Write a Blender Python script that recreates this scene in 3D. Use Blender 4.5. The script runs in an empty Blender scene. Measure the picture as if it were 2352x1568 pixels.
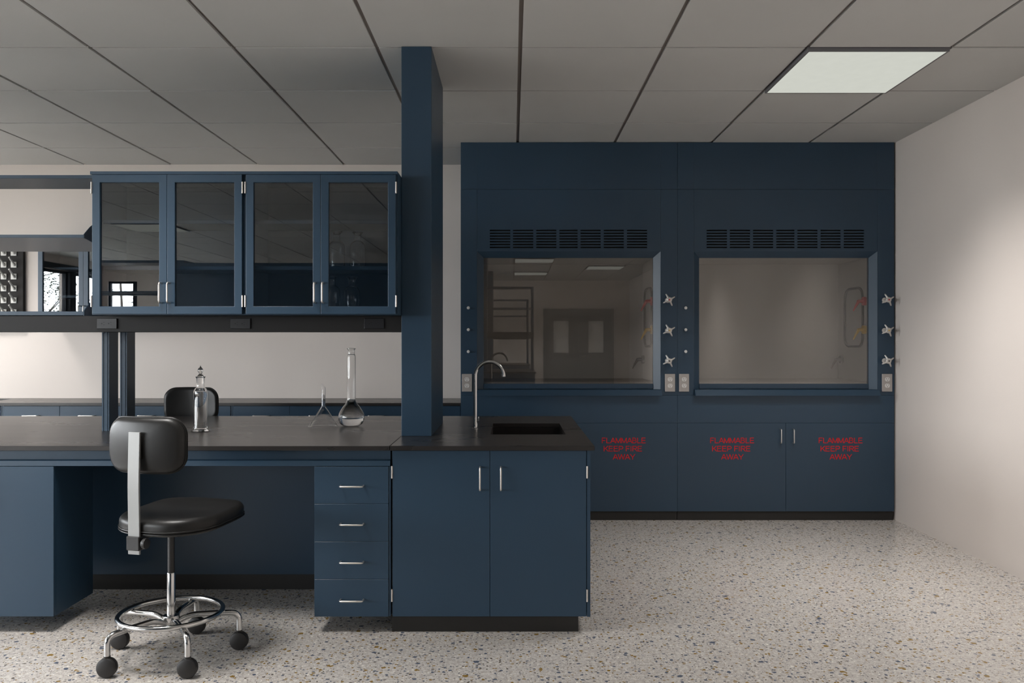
import bpy, bmesh, math, random
from mathutils import Vector, Matrix
random.seed(7)
SC = bpy.context.scene
C = SC.collection
F = 1912.0            # focal length in pixels of the 2352 px wide frame
H = 1.382             # eye height
HC = 2.920            # ceiling height
def PX(px, d): return (px - 1176.0) * d / F
def PZ(py, d): return H - (py - 784.0) * d / F

# ------------------------------------------------------------------ materials
def mat(name, col, rough=0.5, metal=0.0, spec=0.5, **kw):
    m = bpy.data.materials.new(name); m.use_nodes = True
    b = m.node_tree.nodes['Principled BSDF']
    b.inputs['Base Color'].default_value = (*col, 1)
    b.inputs['Roughness'].default_value = rough
    b.inputs['Metallic'].default_value = metal
    b.inputs['Specular IOR Level'].default_value = spec
    for k, v in kw.items():
        b.inputs[k.replace('_', ' ')].default_value = v
    return m
def noisy(m, scale=(3, 3, 3), amount=0.08, bump=0.0, rough_amt=0.0, detail=4, bscale=None):
    nt = m.node_tree; b = nt.nodes['Principled BSDF']
    tc = nt.nodes.new('ShaderNodeTexCoord'); mp = nt.nodes.new('ShaderNodeMapping')
    mp.inputs['Scale'].default_value = scale
    n = nt.nodes.new('ShaderNodeTexNoise'); n.inputs['Scale'].default_value = 1.0; n.inputs['Detail'].default_value = detail
    nt.links.new(tc.outputs['Object'], mp.inputs['Vector']); nt.links.new(mp.outputs['Vector'], n.inputs['Vector'])
    col = b.inputs['Base Color'].default_value[:3]
    r = nt.nodes.new('ShaderNodeValToRGB')
    r.color_ramp.elements[0].position = 0.3; r.color_ramp.elements[1].position = 0.7
    r.color_ramp.elements[0].color = (*[c * (1 - amount) for c in col], 1)
    r.color_ramp.elements[1].color = (*[min(1, c * (1 + amount)) for c in col], 1)
    nt.links.new(n.outputs['Fac'], r.inputs['Fac']); nt.links.new(r.outputs['Color'], b.inputs['Base Color'])
    if rough_amt:
        mr = nt.nodes.new('ShaderNodeMapRange'); base = b.inputs['Roughness'].default_value
        mr.inputs['To Min'].default_value = base - rough_amt; mr.inputs['To Max'].default_value = base + rough_amt
        nt.links.new(n.outputs['Fac'], mr.inputs['Value']); nt.links.new(mr.outputs['Result'], b.inputs['Roughness'])
    if bump:
        n2 = nt.nodes.new('ShaderNodeTexNoise'); n2.inputs['Scale'].default_value = bscale or 200; n2.inputs['Detail'].default_value = 3
        nt.links.new(tc.outputs['Object'], n2.inputs['Vector'])
        bp = nt.nodes.new('ShaderNodeBump'); bp.inputs['Strength'].default_value = bump; bp.inputs['Distance'].default_value = 0.002
        nt.links.new(n2.outputs['Fac'], bp.inputs['Height']); nt.links.new(bp.outputs['Normal'], b.inputs['Normal'])
    return m
M = {}
M['blue'] = noisy(mat('blue_powder_coat', (0.021, 0.049, 0.084), 0.36, 0, 0.48), (1.5, 1.5, 1.5), 0.05, 0.06, 0.03, bscale=350)
M['wall'] = noisy(mat('painted_plaster_wall', (0.69, 0.625, 0.58), 0.75, 0, 0.3), (1.2, 1.2, 1.2), 0.02, 0.15, bscale=120)
M['ceil'] = noisy(mat('ceiling_tile_board', (0.58, 0.58, 0.57), 0.85, 0, 0.2), (2, 2, 2), 0.02, 0.25, bscale=260)
M['tbar'] = mat('ceiling_grid_metal', (0.22, 0.19, 0.175), 0.6)
M['epoxy'] = noisy(mat('black_epoxy_worktop', (0.022, 0.0195, 0.0185), 0.28, 0, 0.55), (1.5, 7, 3), 0.22, 0.03, 0.03, detail=6, bscale=400)
M['black'] = mat('black_vinyl_kick', (0.013, 0.012, 0.011), 0.5)
M['rail'] = mat('dark_grey_raceway', (0.017, 0.016, 0.016), 0.5, 0, 0.25)
M['outlet_black'] = mat('black_socket_plastic', (0.010, 0.010, 0.012), 0.35)
M['hole'] = mat('black_socket_slot', (0.003, 0.003, 0.003), 0.8)
M['leather'] = noisy(mat('black_vinyl_upholstery', (0.012, 0.0115, 0.011), 0.38, 0, 0.35), (8, 8, 8), 0.15, 0.08, 0.05, bscale=300)
M['plastic'] = mat('dark_grey_plastic', (0.016, 0.015, 0.015), 0.45)
M['chrome'] = noisy(mat('polished_chrome', (0.60, 0.60, 0.60), 0.16, 1.0), (4, 4, 4), 0.03, 0, 0.03)
M['steel'] = noisy(mat('brushed_steel', (0.62, 0.60, 0.58), 0.28, 1.0), (4, 4, 60), 0.05, 0, 0.04)
M['bar'] = noisy(mat('satin_aluminium_bar', (0.31, 0.31, 0.305), 0.5, 0.5), (6, 6, 6), 0.03, 0.1, 0.03, bscale=600)
M['handle'] = mat('satin_nickel', (0.72, 0.68, 0.64), 0.3, 0.9)
M['cast'] = mat('cast_silver_paint', (0.60, 0.57, 0.54), 0.4, 0.5)
M['liner'] = noisy(mat('hood_liner_panel', (0.43, 0.405, 0.38), 0.6, 0, 0.3), (2, 2, 2), 0.03)
M['liner_floor'] = mat('hood_worktop_grey', (0.27, 0.245, 0.225), 0.6)
M['plate'] = mat('steel_outlet_plate', (0.40, 0.37, 0.35), 0.45, 0.3)
M['socket'] = mat('white_socket_plastic', (0.66, 0.65, 0.63), 0.4)
M['white'] = mat('white_plastic_peg', (0.55, 0.54, 0.51), 0.4)
M['red'] = mat('red_plastic', (0.55, 0.012, 0.015), 0.45, 0, 0.25)
M['yellow'] = mat('yellow_plastic', (0.62, 0.38, 0.03), 0.4)
M['dark'] = mat('black_rubber', (0.016, 0.014, 0.013), 0.6, 0, 0.2)
M['redpaint'] = mat('red_lettering_paint', (0.60, 0.010, 0.016), 0.5, 0, 0.3)
M['lampframe'] = mat('lamp_frame_grey', (0.16, 0.155, 0.165), 0.5)
M['doorgrey'] = mat('grey_door_paint', (0.14, 0.15, 0.16), 0.5)
M['lit_corridor_tone'] = mat('door_window_lit_tone', (0.80, 0.80, 0.78), 0.3)  # pale opaque colour stands in for the lit corridor behind the door panes
M['winframe'] = mat('dark_window_frame', (0.018, 0.020, 0.024), 0.7, 0, 0.2)
M['bark'] = noisy(mat('tree_bark', (0.05, 0.042, 0.035), 0.9), (8, 8, 2), 0.4)
M['leaf'] = noisy(mat('tree_leaf', (0.03, 0.045, 0.02), 0.7), (3, 3, 3), 0.3)
M['ground'] = noisy(mat('outdoor_ground', (0.30, 0.30, 0.28), 0.9), (1, 1, 1), 0.2)

def pane_material(name, tint, refl, rough=0.0):
    """clear flat pane: tinted see-through plus a mirror layer that grows towards grazing"""
    m = bpy.data.materials.new(name); m.use_nodes = True; nt = m.node_tree
    for n in list(nt.nodes): nt.nodes.remove(n)
    out = nt.nodes.new('ShaderNodeOutputMaterial'); mix = nt.nodes.new('ShaderNodeMixShader')
    tr = nt.nodes.new('ShaderNodeBsdfTransparent'); tr.inputs['Color'].default_value = (*tint, 1)
    gl = nt.nodes.new('ShaderNodeBsdfGlossy'); gl.inputs['Roughness'].default_value = rough
    gl.inputs['Color'].default_value = (1, 1, 1, 1)
    # Schlick reflectance, the same from both sides of the thin pane
    ge = nt.nodes.new('ShaderNodeNewGeometry'); dt = nt.nodes.new('ShaderNodeVectorMath'); dt.operation = 'DOT_PRODUCT'
    nt.links.new(ge.outputs['Incoming'], dt.inputs[0]); nt.links.new(ge.outputs['Normal'], dt.inputs[1])
    def mth(op, a, b=None, c=None):
        n = nt.nodes.new('ShaderNodeMath'); n.operation = op
        for i, v in enumerate((a, b, c)):
            if v is None: continue
            if isinstance(v, (int, float)): n.inputs[i].default_value = v
            else: nt.links.new(v, n.inputs[i])
        return n.outputs[0]
    ab = mth('ABSOLUTE', dt.outputs['Value']); om = mth('SUBTRACT', 1.0, ab); p5 = mth('POWER', om, 5.0)
    fac = mth('MULTIPLY_ADD', p5, 1.0 - refl, refl)
    nt.links.new(fac, mix.inputs['Fac'])
    nt.links.new(tr.outputs['BSDF'], mix.inputs[1]); nt.links.new(gl.outputs['BSDF'], mix.inputs[2])
    nt.links.new(mix.outputs['Shader'], out.inputs['Surface'])
    return m
M['cabglass'] = pane_material('cabinet_glass', (0.75, 0.78, 0.80), 0.10)
M['sashglass'] = pane_material('sash_glass', (0.86, 0.85, 0.84), 0.085)
M['winglass'] = pane_material('window_glass', (0.95, 0.97, 0.97), 0.035)

def clear_glass(name, ior=1.45, tint=(1, 1, 1)):
    m = mat(name, tint, 0.0, 0, 0.5)
    b = m.node_tree.nodes['Principled BSDF']
    b.inputs['Transmission Weight'].default_value = 1.0; b.inputs['IOR'].default_value = ior
    return m
M['glass'] = clear_glass('laboratory_glass', 1.45)
M['water'] = clear_glass('water', 1.33)

# diffuser of the ceiling lamps
def emis(name, col, s):
    m = bpy.data.materials.new(name); m.use_nodes = True; nt = m.node_tree
    for n in list(nt.nodes): nt.nodes.remove(n)
    out = nt.nodes.new('ShaderNodeOutputMaterial'); e = nt.nodes.new('ShaderNodeEmission')
    e.inputs['Strength'].default_value = s
    tc = nt.nodes.new('ShaderNodeTexCoord'); n = nt.nodes.new('ShaderNodeTexNoise'); n.inputs['Scale'].default_value = 14
    r = nt.nodes.new('ShaderNodeValToRGB')
    r.color_ramp.elements[0].color = (*[c * 0.96 for c in col], 1); r.color_ramp.elements[1].color = (*[c * 1.04 for c in col], 1)
    nt.links.new(tc.outputs['Object'], n.inputs['Vector']); nt.links.new(n.outputs['Fac'], r.inputs['Fac'])
    nt.links.new(r.outputs['Color'], e.inputs['Color']); nt.links.new(e.outputs['Emission'], out.inputs['Surface'])
    return m
M['diffuser'] = emis('lamp_diffuser', (0.98, 1.0, 0.90), 0.72)

# terrazzo
def terrazzo():
    m = mat('terrazzo', (0.5, 0.5, 0.5), 0.24, 0, 0.5); nt = m.node_tree; b = nt.nodes['Principled BSDF']
    tc = nt.nodes.new('ShaderNodeTexCoord')
    base = nt.nodes.new('ShaderNodeTexNoise'); base.inputs['Scale'].default_value = 55; base.inputs['Detail'].default_value = 5
    nt.links.new(tc.outputs['Object'], base.inputs['Vector'])
    ramp = nt.nodes.new('ShaderNodeValToRGB')
    ramp.color_ramp.elements[0].position = .35; ramp.color_ramp.elements[1].position = .68
    ramp.color_ramp.elements[0].color = (0.375, 0.35, 0.325, 1); ramp.color_ramp.elements[1].color = (0.54, 0.505, 0.475, 1)
    nt.links.new(base.outputs['Fac'], ramp.inputs['Fac'])
    cur = ramp.outputs['Color']
    wob = nt.nodes.new('ShaderNodeTexNoise'); wob.inputs['Scale'].default_value = 60; wob.inputs['Detail'].default_value = 2
    nt.links.new(tc.outputs['Object'], wob.inputs['Vector'])
    sc = nt.nodes.new('ShaderNodeVectorMath'); sc.operation = 'SCALE'; sc.inputs['Scale'].default_value = 0.018
    nt.links.new(wob.outputs['Color'], sc.inputs[0])
    ad = nt.nodes.new('ShaderNodeVectorMath'); ad.operation = 'ADD'
    nt.links.new(tc.outputs['Object'], ad.inputs[0]); nt.links.new(sc.outputs['Vector'], ad.inputs[1])
    def chips(cur, scale, density, radius, cols, off):
        mp = nt.nodes.new('ShaderNodeMapping'); mp.inputs['Location'].default_value = off
        nt.links.new(ad.outputs['Vector'], mp.inputs['Vector'])
        v = nt.nodes.new('ShaderNodeTexVoronoi'); v.voronoi_dimensions = '2D'; v.inputs['Scale'].default_value = scale
        nt.links.new(mp.outputs['Vector'], v.inputs['Vector'])
        sep = nt.nodes.new('ShaderNodeSeparateColor'); nt.links.new(v.outputs['Color'], sep.inputs['Color'])
        pick = nt.nodes.new('ShaderNodeMath'); pick.operation = 'LESS_THAN'; pick.inputs[1].default_value = density
        nt.links.new(sep.outputs['Red'], pick.inputs[0])
        # each chip its own size
        rad = nt.nodes.new('ShaderNodeMath'); rad.operation = 'MULTIPLY_ADD'; rad.inputs[1].default_value = radius * .7; rad.inputs[2].default_value = radius * .3
        nt.links.new(sep.outputs['Green'], rad.inputs[0])
        ins = nt.nodes.new('ShaderNodeMath'); ins.operation = 'LESS_THAN'
        nt.links.new(v.outputs['Distance'], ins.inputs[0]); nt.links.new(rad.outputs[0], ins.inputs[1])
        mu = nt.nodes.new('ShaderNodeMath'); mu.operation = 'MULTIPLY'
        nt.links.new(pick.outputs[0], mu.inputs[0]); nt.links.new(ins.outputs[0], mu.inputs[1])
        cr = nt.nodes.new('ShaderNodeValToRGB'); cr.color_ramp.interpolation = 'CONSTANT'
        for i in range(len(cols) - 2): cr.color_ramp.elements.new(0.5)
        for i, c in enumerate(cols):
            cr.color_ramp.elements[i].position = i / len(cols); cr.color_ramp.elements[i].color = (*c, 1)
        nt.links.new(sep.outputs['Blue'], cr.inputs['Fac'])
        mx = nt.nodes.new('ShaderNodeMix'); mx.data_type = 'RGBA'
        nt.links.new(mu.outputs[0], mx.inputs['Factor']); nt.links.new(cur, mx.inputs['A']); nt.links.new(cr.outputs['Color'], mx.inputs['B'])
        return mx.outputs['Result']
    ochre = (0.21, 0.13, 0.03); blue = (0.085, 0.10, 0.135); dk = (0.09, 0.075, 0.06); lt = (0.66, 0.63, 0.57); tan = (0.30, 0.235, 0.15); gr = (0.17, 0.165, 0.165)
    cur = chips(cur, 150, .40, .36, [dk, lt, tan, gr, lt], (3.1, 1.7, 0))
    cur = chips(cur, 70, .34, .40, [ochre, blue, gr, dk, lt], (0, 0, 0))
    cur = chips(cur, 42, .17, .38, [blue, ochre, tan, blue], (7.3, 2.2, 0))
    cur = chips(cur, 26, .07, .34, [ochre, blue], (1.3, 9.2, 0))
    nt.links.new(cur, b.inputs['Base Color'])
    return m
M['terrazzo'] = terrazzo()

# ------------------------------------------------------------------ mesh helpers
def box(bm, x0, x1, y0, y1, z0, z1, bev=0.0, seg=1):
    vs = [bm.verts.new(p) for p in ((x0, y0, z0), (x1, y0, z0), (x1, y1, z0), (x0, y1, z0), (x0, y0, z1), (x1, y0, z1), (x1, y1, z1), (x0, y1, z1))]
    fs = [bm.faces.new([vs[i] for i in f]) for f in ((0, 3, 2, 1), (4, 5, 6, 7), (0, 1, 5, 4), (1, 2, 6, 5), (2, 3, 7, 6), (3, 0, 4, 7))]
    if bev:
        es = set(e for f in fs for e in f.edges)
        bmesh.ops.bevel(bm, geom=list(es), offset=bev, segments=seg, affect='EDGES', profile=0.5)
    return vs
def prism_x(bm, prof, x0, x1):
    """polygon of (y, z) points pushed along x"""
    a = [bm.verts.new((x0, y, z)) for y, z in prof]; b = [bm.verts.new((x1, y, z)) for y, z in prof]
    n = len(prof)
    for i in range(n): bm.faces.new((a[i], a[(i + 1) % n], b[(i + 1) % n], b[i]))
    bm.faces.new(a[::-1]); bm.faces.new(b)
def prism_z(bm, prof, z0, z1):
    a = [bm.verts.new((x, y, z0)) for x, y in prof]; b = [bm.verts.new((x, y, z1)) for x, y in prof]
    n = len(prof)
    for i in range(n): bm.faces.new((a[i], a[(i + 1) % n], b[(i + 1) % n], b[i]))
    bm.faces.new(a[::-1]); bm.faces.new(b)
def frame_of(t):
    t = t.normalized(); up = Vector((0, 0, 1)) if abs(t.z) < 0.9 else Vector((1, 0, 0))
    u = t.cross(up).normalized(); return u, t.cross(u).normalized()
def tube(bm, pts, r, seg=14, closed=False, smooth=True, squash=1.0):
    pts = [Vector(p) for p in pts]; n = len(pts); rings = []
    rs = r if isinstance(r, (list, tuple)) else [r] * n
    u = None
    for i, p in enumerate(pts):
        if closed: t = pts[(i + 1) % n] - pts[i - 1]
        else: t = pts[min(i + 1, n - 1)] - pts[max(i - 1, 0)]
        t.normalize()
        if u is None: u, v = frame_of(t)
        else:
            u = (u - t * u.dot(t)).normalized(); v = t.cross(u).normalized()
        rings.append([bm.verts.new(p + (u * math.cos(a) + v * math.sin(a) * squash) * rs[i]) for a in [2 * math.pi * k / seg for k in range(seg)]])
    m = n if closed else n - 1
    for i in range(m):
        A, B = rings[i], rings[(i + 1) % n]
        if closed and i == n - 1:
            off = min(range(seg), key=lambda o: (A[0].co - B[o].co).length); B = B[off:] + B[:off]
        for k in range(seg):
            f = bm.faces.new((A[k], A[(k + 1) % seg], B[(k + 1) % seg], B[k])); f.smooth = smooth
    if not closed:
        bm.faces.new(rings[0][::-1]); bm.faces.new(rings[-1])
def cyl(bm, p0, p1, r, seg=24, r1=None):
    tube(bm, [p0, p1], [r, r if r1 is None else r1], seg)
def lathe(bm, prof, cx=0, cy=0, cz=0, seg=40, close=False):
    rings = []
    for r, z in prof:
        if r < 1e-5: rings.append([bm.verts.new((cx, cy, cz + z))])
        else: rings.append([bm.verts.new((cx + r * math.cos(2 * math.pi * k / seg), cy + r * math.sin(2 * math.pi * k / seg), cz + z)) for k in range(seg)])
    pairs = list(zip(rings, rings[1:])) + ([(rings[-1], rings[0])] if close else [])
    for A, B in pairs:
        for k in range(seg):
            k2 = (k + 1) % seg
            if len(A) == 1 and len(B) == 1: continue
            if len(A) == 1: f = bm.faces.new((A[0], B[k2], B[k]))
            elif len(B) == 1: f = bm.faces.new((A[k], A[k2], B[0]))
            else: f = bm.faces.new((A[k], A[k2], B[k2], B[k]))
            f.smooth = True
def arc(c, r, a0, a1, n, ax=0, az=2):
    out = []
    for i in range(n + 1):
        a = math.radians(a0 + (a1 - a0) * i / n); p = [c[0], c[1], c[2]]
        p[ax] += r * math.cos(a); p[az] += r * math.sin(a); out.append(tuple(p))
    return out
def fillet(pts, r, n=5):
    """round the corners of a polyline"""
    pts = [Vector(p) for p in pts]; out = [pts[0]]
    for i in range(1, len(pts) - 1):
        a, b, c = pts[i - 1], pts[i], pts[i + 1]
        d1 = (a - b).normalized(); d2 = (c - b).normalized()
        rr = min(r, (a - b).length * .49, (c - b).length * .49)
        p0 = b + d1 * rr; p2 = b + d2 * rr
        for k in range(n + 1):
            t = k / n; out.append(p0 * (1 - t) ** 2 + b * 2 * t * (1 - t) + p2 * t * t)
    out.append(pts[-1]); return out
def ring_panel(bm, x0, x1, z0, z1, w, y0, y1, bev=0.0):
    """rectangular door frame in the xz plane, mitred, with a hole"""
    o = [(x0, z0), (x1, z0), (x1, z1), (x0, z1)]; i = [(x0 + w, z0 + w), (x1 - w, z0 + w), (x1 - w, z1 - w), (x0 + w, z1 - w)]
    V = {}
    for key, pts, y in (('of', o, y0), ('if', i, y0), ('ob', o, y1), ('ib', i, y1)):
        V[key] = [bm.verts.new((p[0], y, p[1])) for p in pts]
    fs = []
    for k in range(4):
        l = (k + 1) % 4
        fs.append(bm.faces.new((V['of'][k], V['of'][l], V['if'][l], V['if'][k])))
        fs.append(bm.faces.new((V['ob'][l], V['ob'][k], V['ib'][k], V['ib'][l])))
        fs.append(bm.faces.new((V['of'][l], V['of'][k], V['ob'][k], V['ob'][l])))
        fs.append(bm.faces.new((V['if'][k], V['if'][l], V['ib'][l], V['ib'][k])))
    if bev:
        es = []
        for a in ('of', 'if'):
            for k in range(4): es.append(bm.edges.get((V[a][k], V[a][(k + 1) % 4])))
        bmesh.ops.bevel(bm, geom=es, offset=bev, segments=2, affect='EDGES', profile=0.5)

ORG = {}
def obj(name, bm, m, parent=None, rot=None, smooth=False, recalc=True):
    if parent is not None:
        o0 = ORG.get(parent.name, Vector((0, 0, 0)))
        bmesh.ops.translate(bm, verts=bm.verts, vec=-o0)
    if recalc: bmesh.ops.recalc_face_normals(bm, faces=bm.faces)
    me = bpy.data.meshes.new(name); bm.to_mesh(me); bm.free()
    me.materials.append(M[m] if isinstance(m, str) else m)
    if any(p.use_smooth for p in me.polygons): me.set_sharp_from_angle(angle=math.radians(38))
    if smooth:
        for p in me.polygons: p.use_smooth = True
    o = bpy.data.objects.new(name, me); C.objects.link(o)
    if parent is not None:
        o.parent = parent; ORG[o.name] = ORG.get(parent.name, Vector((0, 0, 0)))
    return o
def B(): return bmesh.new()
def bx(name, m, parent, *a, bev=0.0):
    b = B(); box(b, *a, bev=bev); return obj(name, b, m, parent)
def thing(name, label, cat, loc=(0, 0, 0), group=None):
    o = bpy.data.objects.new(name, None); C.objects.link(o); o.location = loc; o.empty_display_size = 0.1
    o['label'] = label; o['category'] = cat
    if group: o['group'] = group
    ORG[o.name] = Vector(loc); return o
def tag(o, label, cat, group=None):
    o['label'] = label; o['category'] = cat
    if group: o['group'] = group
    return o
def lab(o, s): o['label'] = s; return o
def struct(o): o['kind'] = 'structure'; return o
def dup(root, loc, rz=0, label=None, group=None):
    r = root.copy(); C.objects.link(r); r.location = loc; r.rotation_euler = (0, 0, rz)
    if label: r['label'] = label
    if group: r['group'] = group
    def rec(src, dst):
        for ch in list(src.children):
            c = ch.copy(); C.objects.link(c); c.parent = dst; rec(ch, c)
    rec(root, r); return r

def pull(parent, x, y, z, vertical=True, L=0.108, out=0.034, r=0.0042, name='handle'):
    """bent wire pull standing off a face at y, towards the viewer"""
    h = L / 2
    if vertical: p = [(x, y + .001, z - h), (x, y - out, z - h), (x, y - out, z + h), (x, y + .001, z + h)]
    else: p = [(x - h, y + .001, z), (x - h, y - out, z), (x + h, y - out, z), (x + h, y + .001, z)]
    b = B(); tube(b, fillet(p, 0.012), r, 12)
    o = obj(name, b, 'handle', parent); lab(o, 'satin metal bent wire handle'); return o
def hinge(parent, x, y, z, L=0.058, name='hinge'):
    b = B(); cyl(b, (x, y, z - L / 2), (x, y, z + L / 2), 0.0038, 14); box(b, x - .004, x + .004, y + .001, y + .008, z - L / 2, z + L / 2)
    o = obj(name, b, 'handle', parent); lab(o, 'polished steel hinge'); return o

# ------------------------------------------------------------------ room
XL, XR, YF, YB = -8.10, 2.966, -8.06, 7.25
b = B(); box(b, XL, XR, YF, YB, -0.1, 0.0); o = struct(obj('floor', b, 'terrazzo'))
b = B(); box(b, XL - .2, XR, YB, YB + .15, 0, 3.1); struct(obj('wall_back', b, 'wall'))
b = B(); box(b, XR, XR + .15, YF, YB + .15, 0, 3.1); struct(obj('wall_right', b, 'wall'))
# left wall with its row of windows
WZ0, WZ1 = 0.95, 2.665
wins = [(-7.33 + 1.98 * k, -7.33 + 1.98 * k + 1.80) for k in range(7)]
b = B(); box(b, XL - .2, XL, YF - .15, YB + .15, 0, WZ0); box(b, XL - .2, XL, YF - .15, YB + .15, WZ1, 3.1)
ed = [YF - .15] + [v for w in wins for v in w] + [YB + .15]
for k in range(0, len(ed), 2): box(b, XL - .2, XL, ed[k], ed[k + 1], WZ0, WZ1)
struct(obj('wall_left', b, 'wall'))
RW = (-8.0, -7.42)
DX0, DX1, DZ = 0.79, 2.57, 2.21
b = B(); box(b, XL - .2, RW[0], YF - .15, YF, 0, 3.1); box(b, RW[0], RW[1], YF - .15, YF, 0, .95); box(b, RW[0], RW[1], YF - .15, YF, 2.57, 3.1)
box(b, RW[1], DX0, YF - .15, YF, 0, 3.1); box(b, DX0, DX1, YF - .15, YF, DZ, 3.1); box(b, DX1, XR, YF - .15, YF, 0, 3.1)
struct(obj('wall_front', b, 'wall'))
n = 0
for (a, c) in wins:
    n += 1
    w = bpy.data.objects.new('window_%d' % n, None); C.objects.link(w); w.location = (XL, (a + c) / 2, WZ0); ORG[w.name] = Vector(w.location); struct(w)
    b = B()
    for (q0, q1, q2, q3) in ((a, a + .05, WZ0, WZ1), (c - .05, c, WZ0, WZ1), (a, c, WZ0, WZ0 + .05), (a, c, WZ1 - .05, WZ1)):
        box(b, XL - .12, XL - .05, q0, q1, q2, q3)
    box(b, XL - .13, XL + .012, c - .01, c + .19, WZ0, WZ1); box(b, XL + .0005, XL + .012, a - .01, c + .19, WZ1 + .0, WZ1 + .11)
    obj('window_frame', b, 'winframe', w)
    b = B(); box(b, XL - .095, XL - .089, a + .045, c - .045, WZ0 + .045, WZ1 - .045); obj('glass_pane', b, 'winglass', w)
w = bpy.data.objects.new('window_8', None); C.objects.link(w); w.location = (-7.7, YF, .95); ORG[w.name] = Vector(w.location); struct(w)
b = B()
for (q0, q1, q2, q3) in ((RW[0], RW[0] + .04, .95, 2.57), (RW[1] - .1, RW[1], .95, 2.57), (*RW, .95, .99), (*RW, 2.53, 2.57)): box(b, q0, q1, YF - .11, YF - .04, q2, q3)
obj('window_frame', b, 'winframe', w)
b = B(); box(b, RW[0] + .035, RW[1] - .09, YF - .08, YF - .074, .985, 2.535); obj('glass_pane', b, 'winglass', w)
# double door in the wall behind the viewer
d = bpy.data.objects.new('door_1', None); C.objects.link(d); d.location = ((DX0 + DX1) / 2, YF, 0); ORG[d.name] = Vector(d.location); struct(d)
b = B(); box(b, DX0, DX0 + .07, YF - .15, YF + .02, 0, DZ); box(b, DX1 - .07, DX1, YF - .15, YF + .02, 0, DZ); box(b, DX0 + .07, DX1 - .07, YF - .15, YF + .02, DZ - .07, DZ)
obj('door_frame', b, 'doorgrey', d)
xm = (DX0 + DX1) / 2
for s, (xa, xb, l0, l1) in enumerate(((DX0 + .072, xm - .002, 1.05, 1.43), (xm + .002, DX1 - .072, 1.93, 2.31))):
    b = B()
    box(b, xa, l0, YF - .05, YF, .005, DZ - .072); box(b, l1, xb, YF - .05, YF, .005, DZ - .072)
    box(b, l0, l1, YF - .05, YF, .005, 1.10); box(b, l0, l1, YF - .05, YF, 1.90, DZ - .072)
    lf = obj('door_leaf', b, 'doorgrey', d)
    b = B(); box(b, l0, l1, YF - .03, YF - .024, 1.10, 1.90); obj('door_window', b, 'lit_corridor_tone', lf)
    hx = xm - .08 if s == 0 else xm + .08
    b = B(); tube(b, fillet([(hx, YF - .002, 1.02), (hx, YF + .05, 1.02), (hx - .1 * (1 if s == 0 else -1), YF + .05, 1.02)], .01), .009, 10); obj('door_handle', b, 'steel', lf)

b = B(); box(b, xm - .03, xm + .03, YF - .062, YF - .0505, .0, DZ - .072); box(b, DX0 + .07, DX1 - .07, YF - .15, YF - .06, -.02, .0); obj('gap_light_block', b, 'doorgrey', d)  # added unseen strips that keep outside light out of the door gaps
# ceiling: grid and tiles, with lamps in some cells
TW = 0.752; GX, GY = 0.043, 4.360
lamps = [(2, 0), (-7, 2), (-7, 0), (-3, -2), (-6, -2), (0, -10), (-7, -10), (2, -12), (0, -14), (2, -5)]
b = B(); box(b, XL - .2, XR + .15, YF - .15, YB + .15, HC + .012, HC + .10)
cl = struct(obj('ceiling', b, 'tbar'))
b = B()
for i in range(-12, 5):
    for j in range(-18, 5):
        x0, x1 = GX + i * TW, GX + (i + 1) * TW; y0, y1 = GY + j * TW, GY + (j + 1) * TW
        if (i, j) in lamps: continue
        x0 = max(x0 + .0105, XL); x1 = min(x1 - .0105, XR); y0 = max(y0 + .0085, YF); y1 = min(y1 - .0085, YB)
        if x1 - x0 < .03 or y1 - y0 < .03: continue
        dz = random.uniform(0, .0010); dt = random.choice([0, 0, 0, .003])
        vs = box(b, x0, x1, y0, y1, HC + dz, HC + .0119)
        vs[2].co.z += dt; vs[3].co.z += dt * .6
        for v in vs[:4]:   # slightly sloped edge
            pass
obj('ceiling_tiles', b, 'ceil', cl)
def lamp(i, j, lbl):
    x0, x1 = GX + i * TW + .004, GX + (i + 1) * TW - .004; y0, y1 = GY + j * TW + .004, GY + (j + 1) * TW - .004
    t = thing('ceiling_light', lbl, 'light', ((x0 + x1) / 2, (y0 + y1) / 2, HC - .017), 'square ceiling light panels')
    b = B(); z0, z1 = HC - .017, HC + .0118; w = .010
    for q in ((x0, x1, y0, y0 + w), (x0, x1, y1 - w, y1), (x0, x0 + w, y0 + w, y1 - w), (x1 - w, x1, y0 + w, y1 - w)): box(b, *q, z0, z1)
    lab(obj('frame', b, 'lampframe', t), 'grey metal frame')
    b = B(); box(b, x0 + w, x1 - w, y0 + w, y1 - w, HC - .016, HC - .010); lab(obj('diffuser', b, 'diffuser', t), 'glowing white diffuser')
    L = bpy.data.lights.new('panel_lamp', 'AREA'); L.shape = 'SQUARE'; L.size = TW - .04; L.energy = LAMPW; L.spread = math.radians(106); L.color = (1.0, 0.97, 0.94)
    lo = bpy.data.objects.new('panel_lamp', L); C.objects.link(lo); lo.location = ((x0 + x1) / 2, (y0 + y1) / 2, HC - .0175)
LAMPW = 32
for k, (i, j) in enumerate(lamps):
    lamp(i, j, ['glowing square ceiling light panel above the fume hoods at right', 'square ceiling panel in the far left corner by the windows',
                'square ceiling panel left of the bench end', 'square ceiling panel just in front of and above the front chair', 'square ceiling panel above the left end of the bench',
                'square ceiling panel mirrored as the upper bar in the left hood sash', 'square ceiling panel mirrored in the left glass cabinet doors',
                'square ceiling panel mirrored at right in the left hood sash', 'square ceiling panel mirrored as the lower bar in the left hood sash',
                'added unseen square ceiling panel above right of the viewer'][k])  # last panel is added out of view for extra room light

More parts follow.
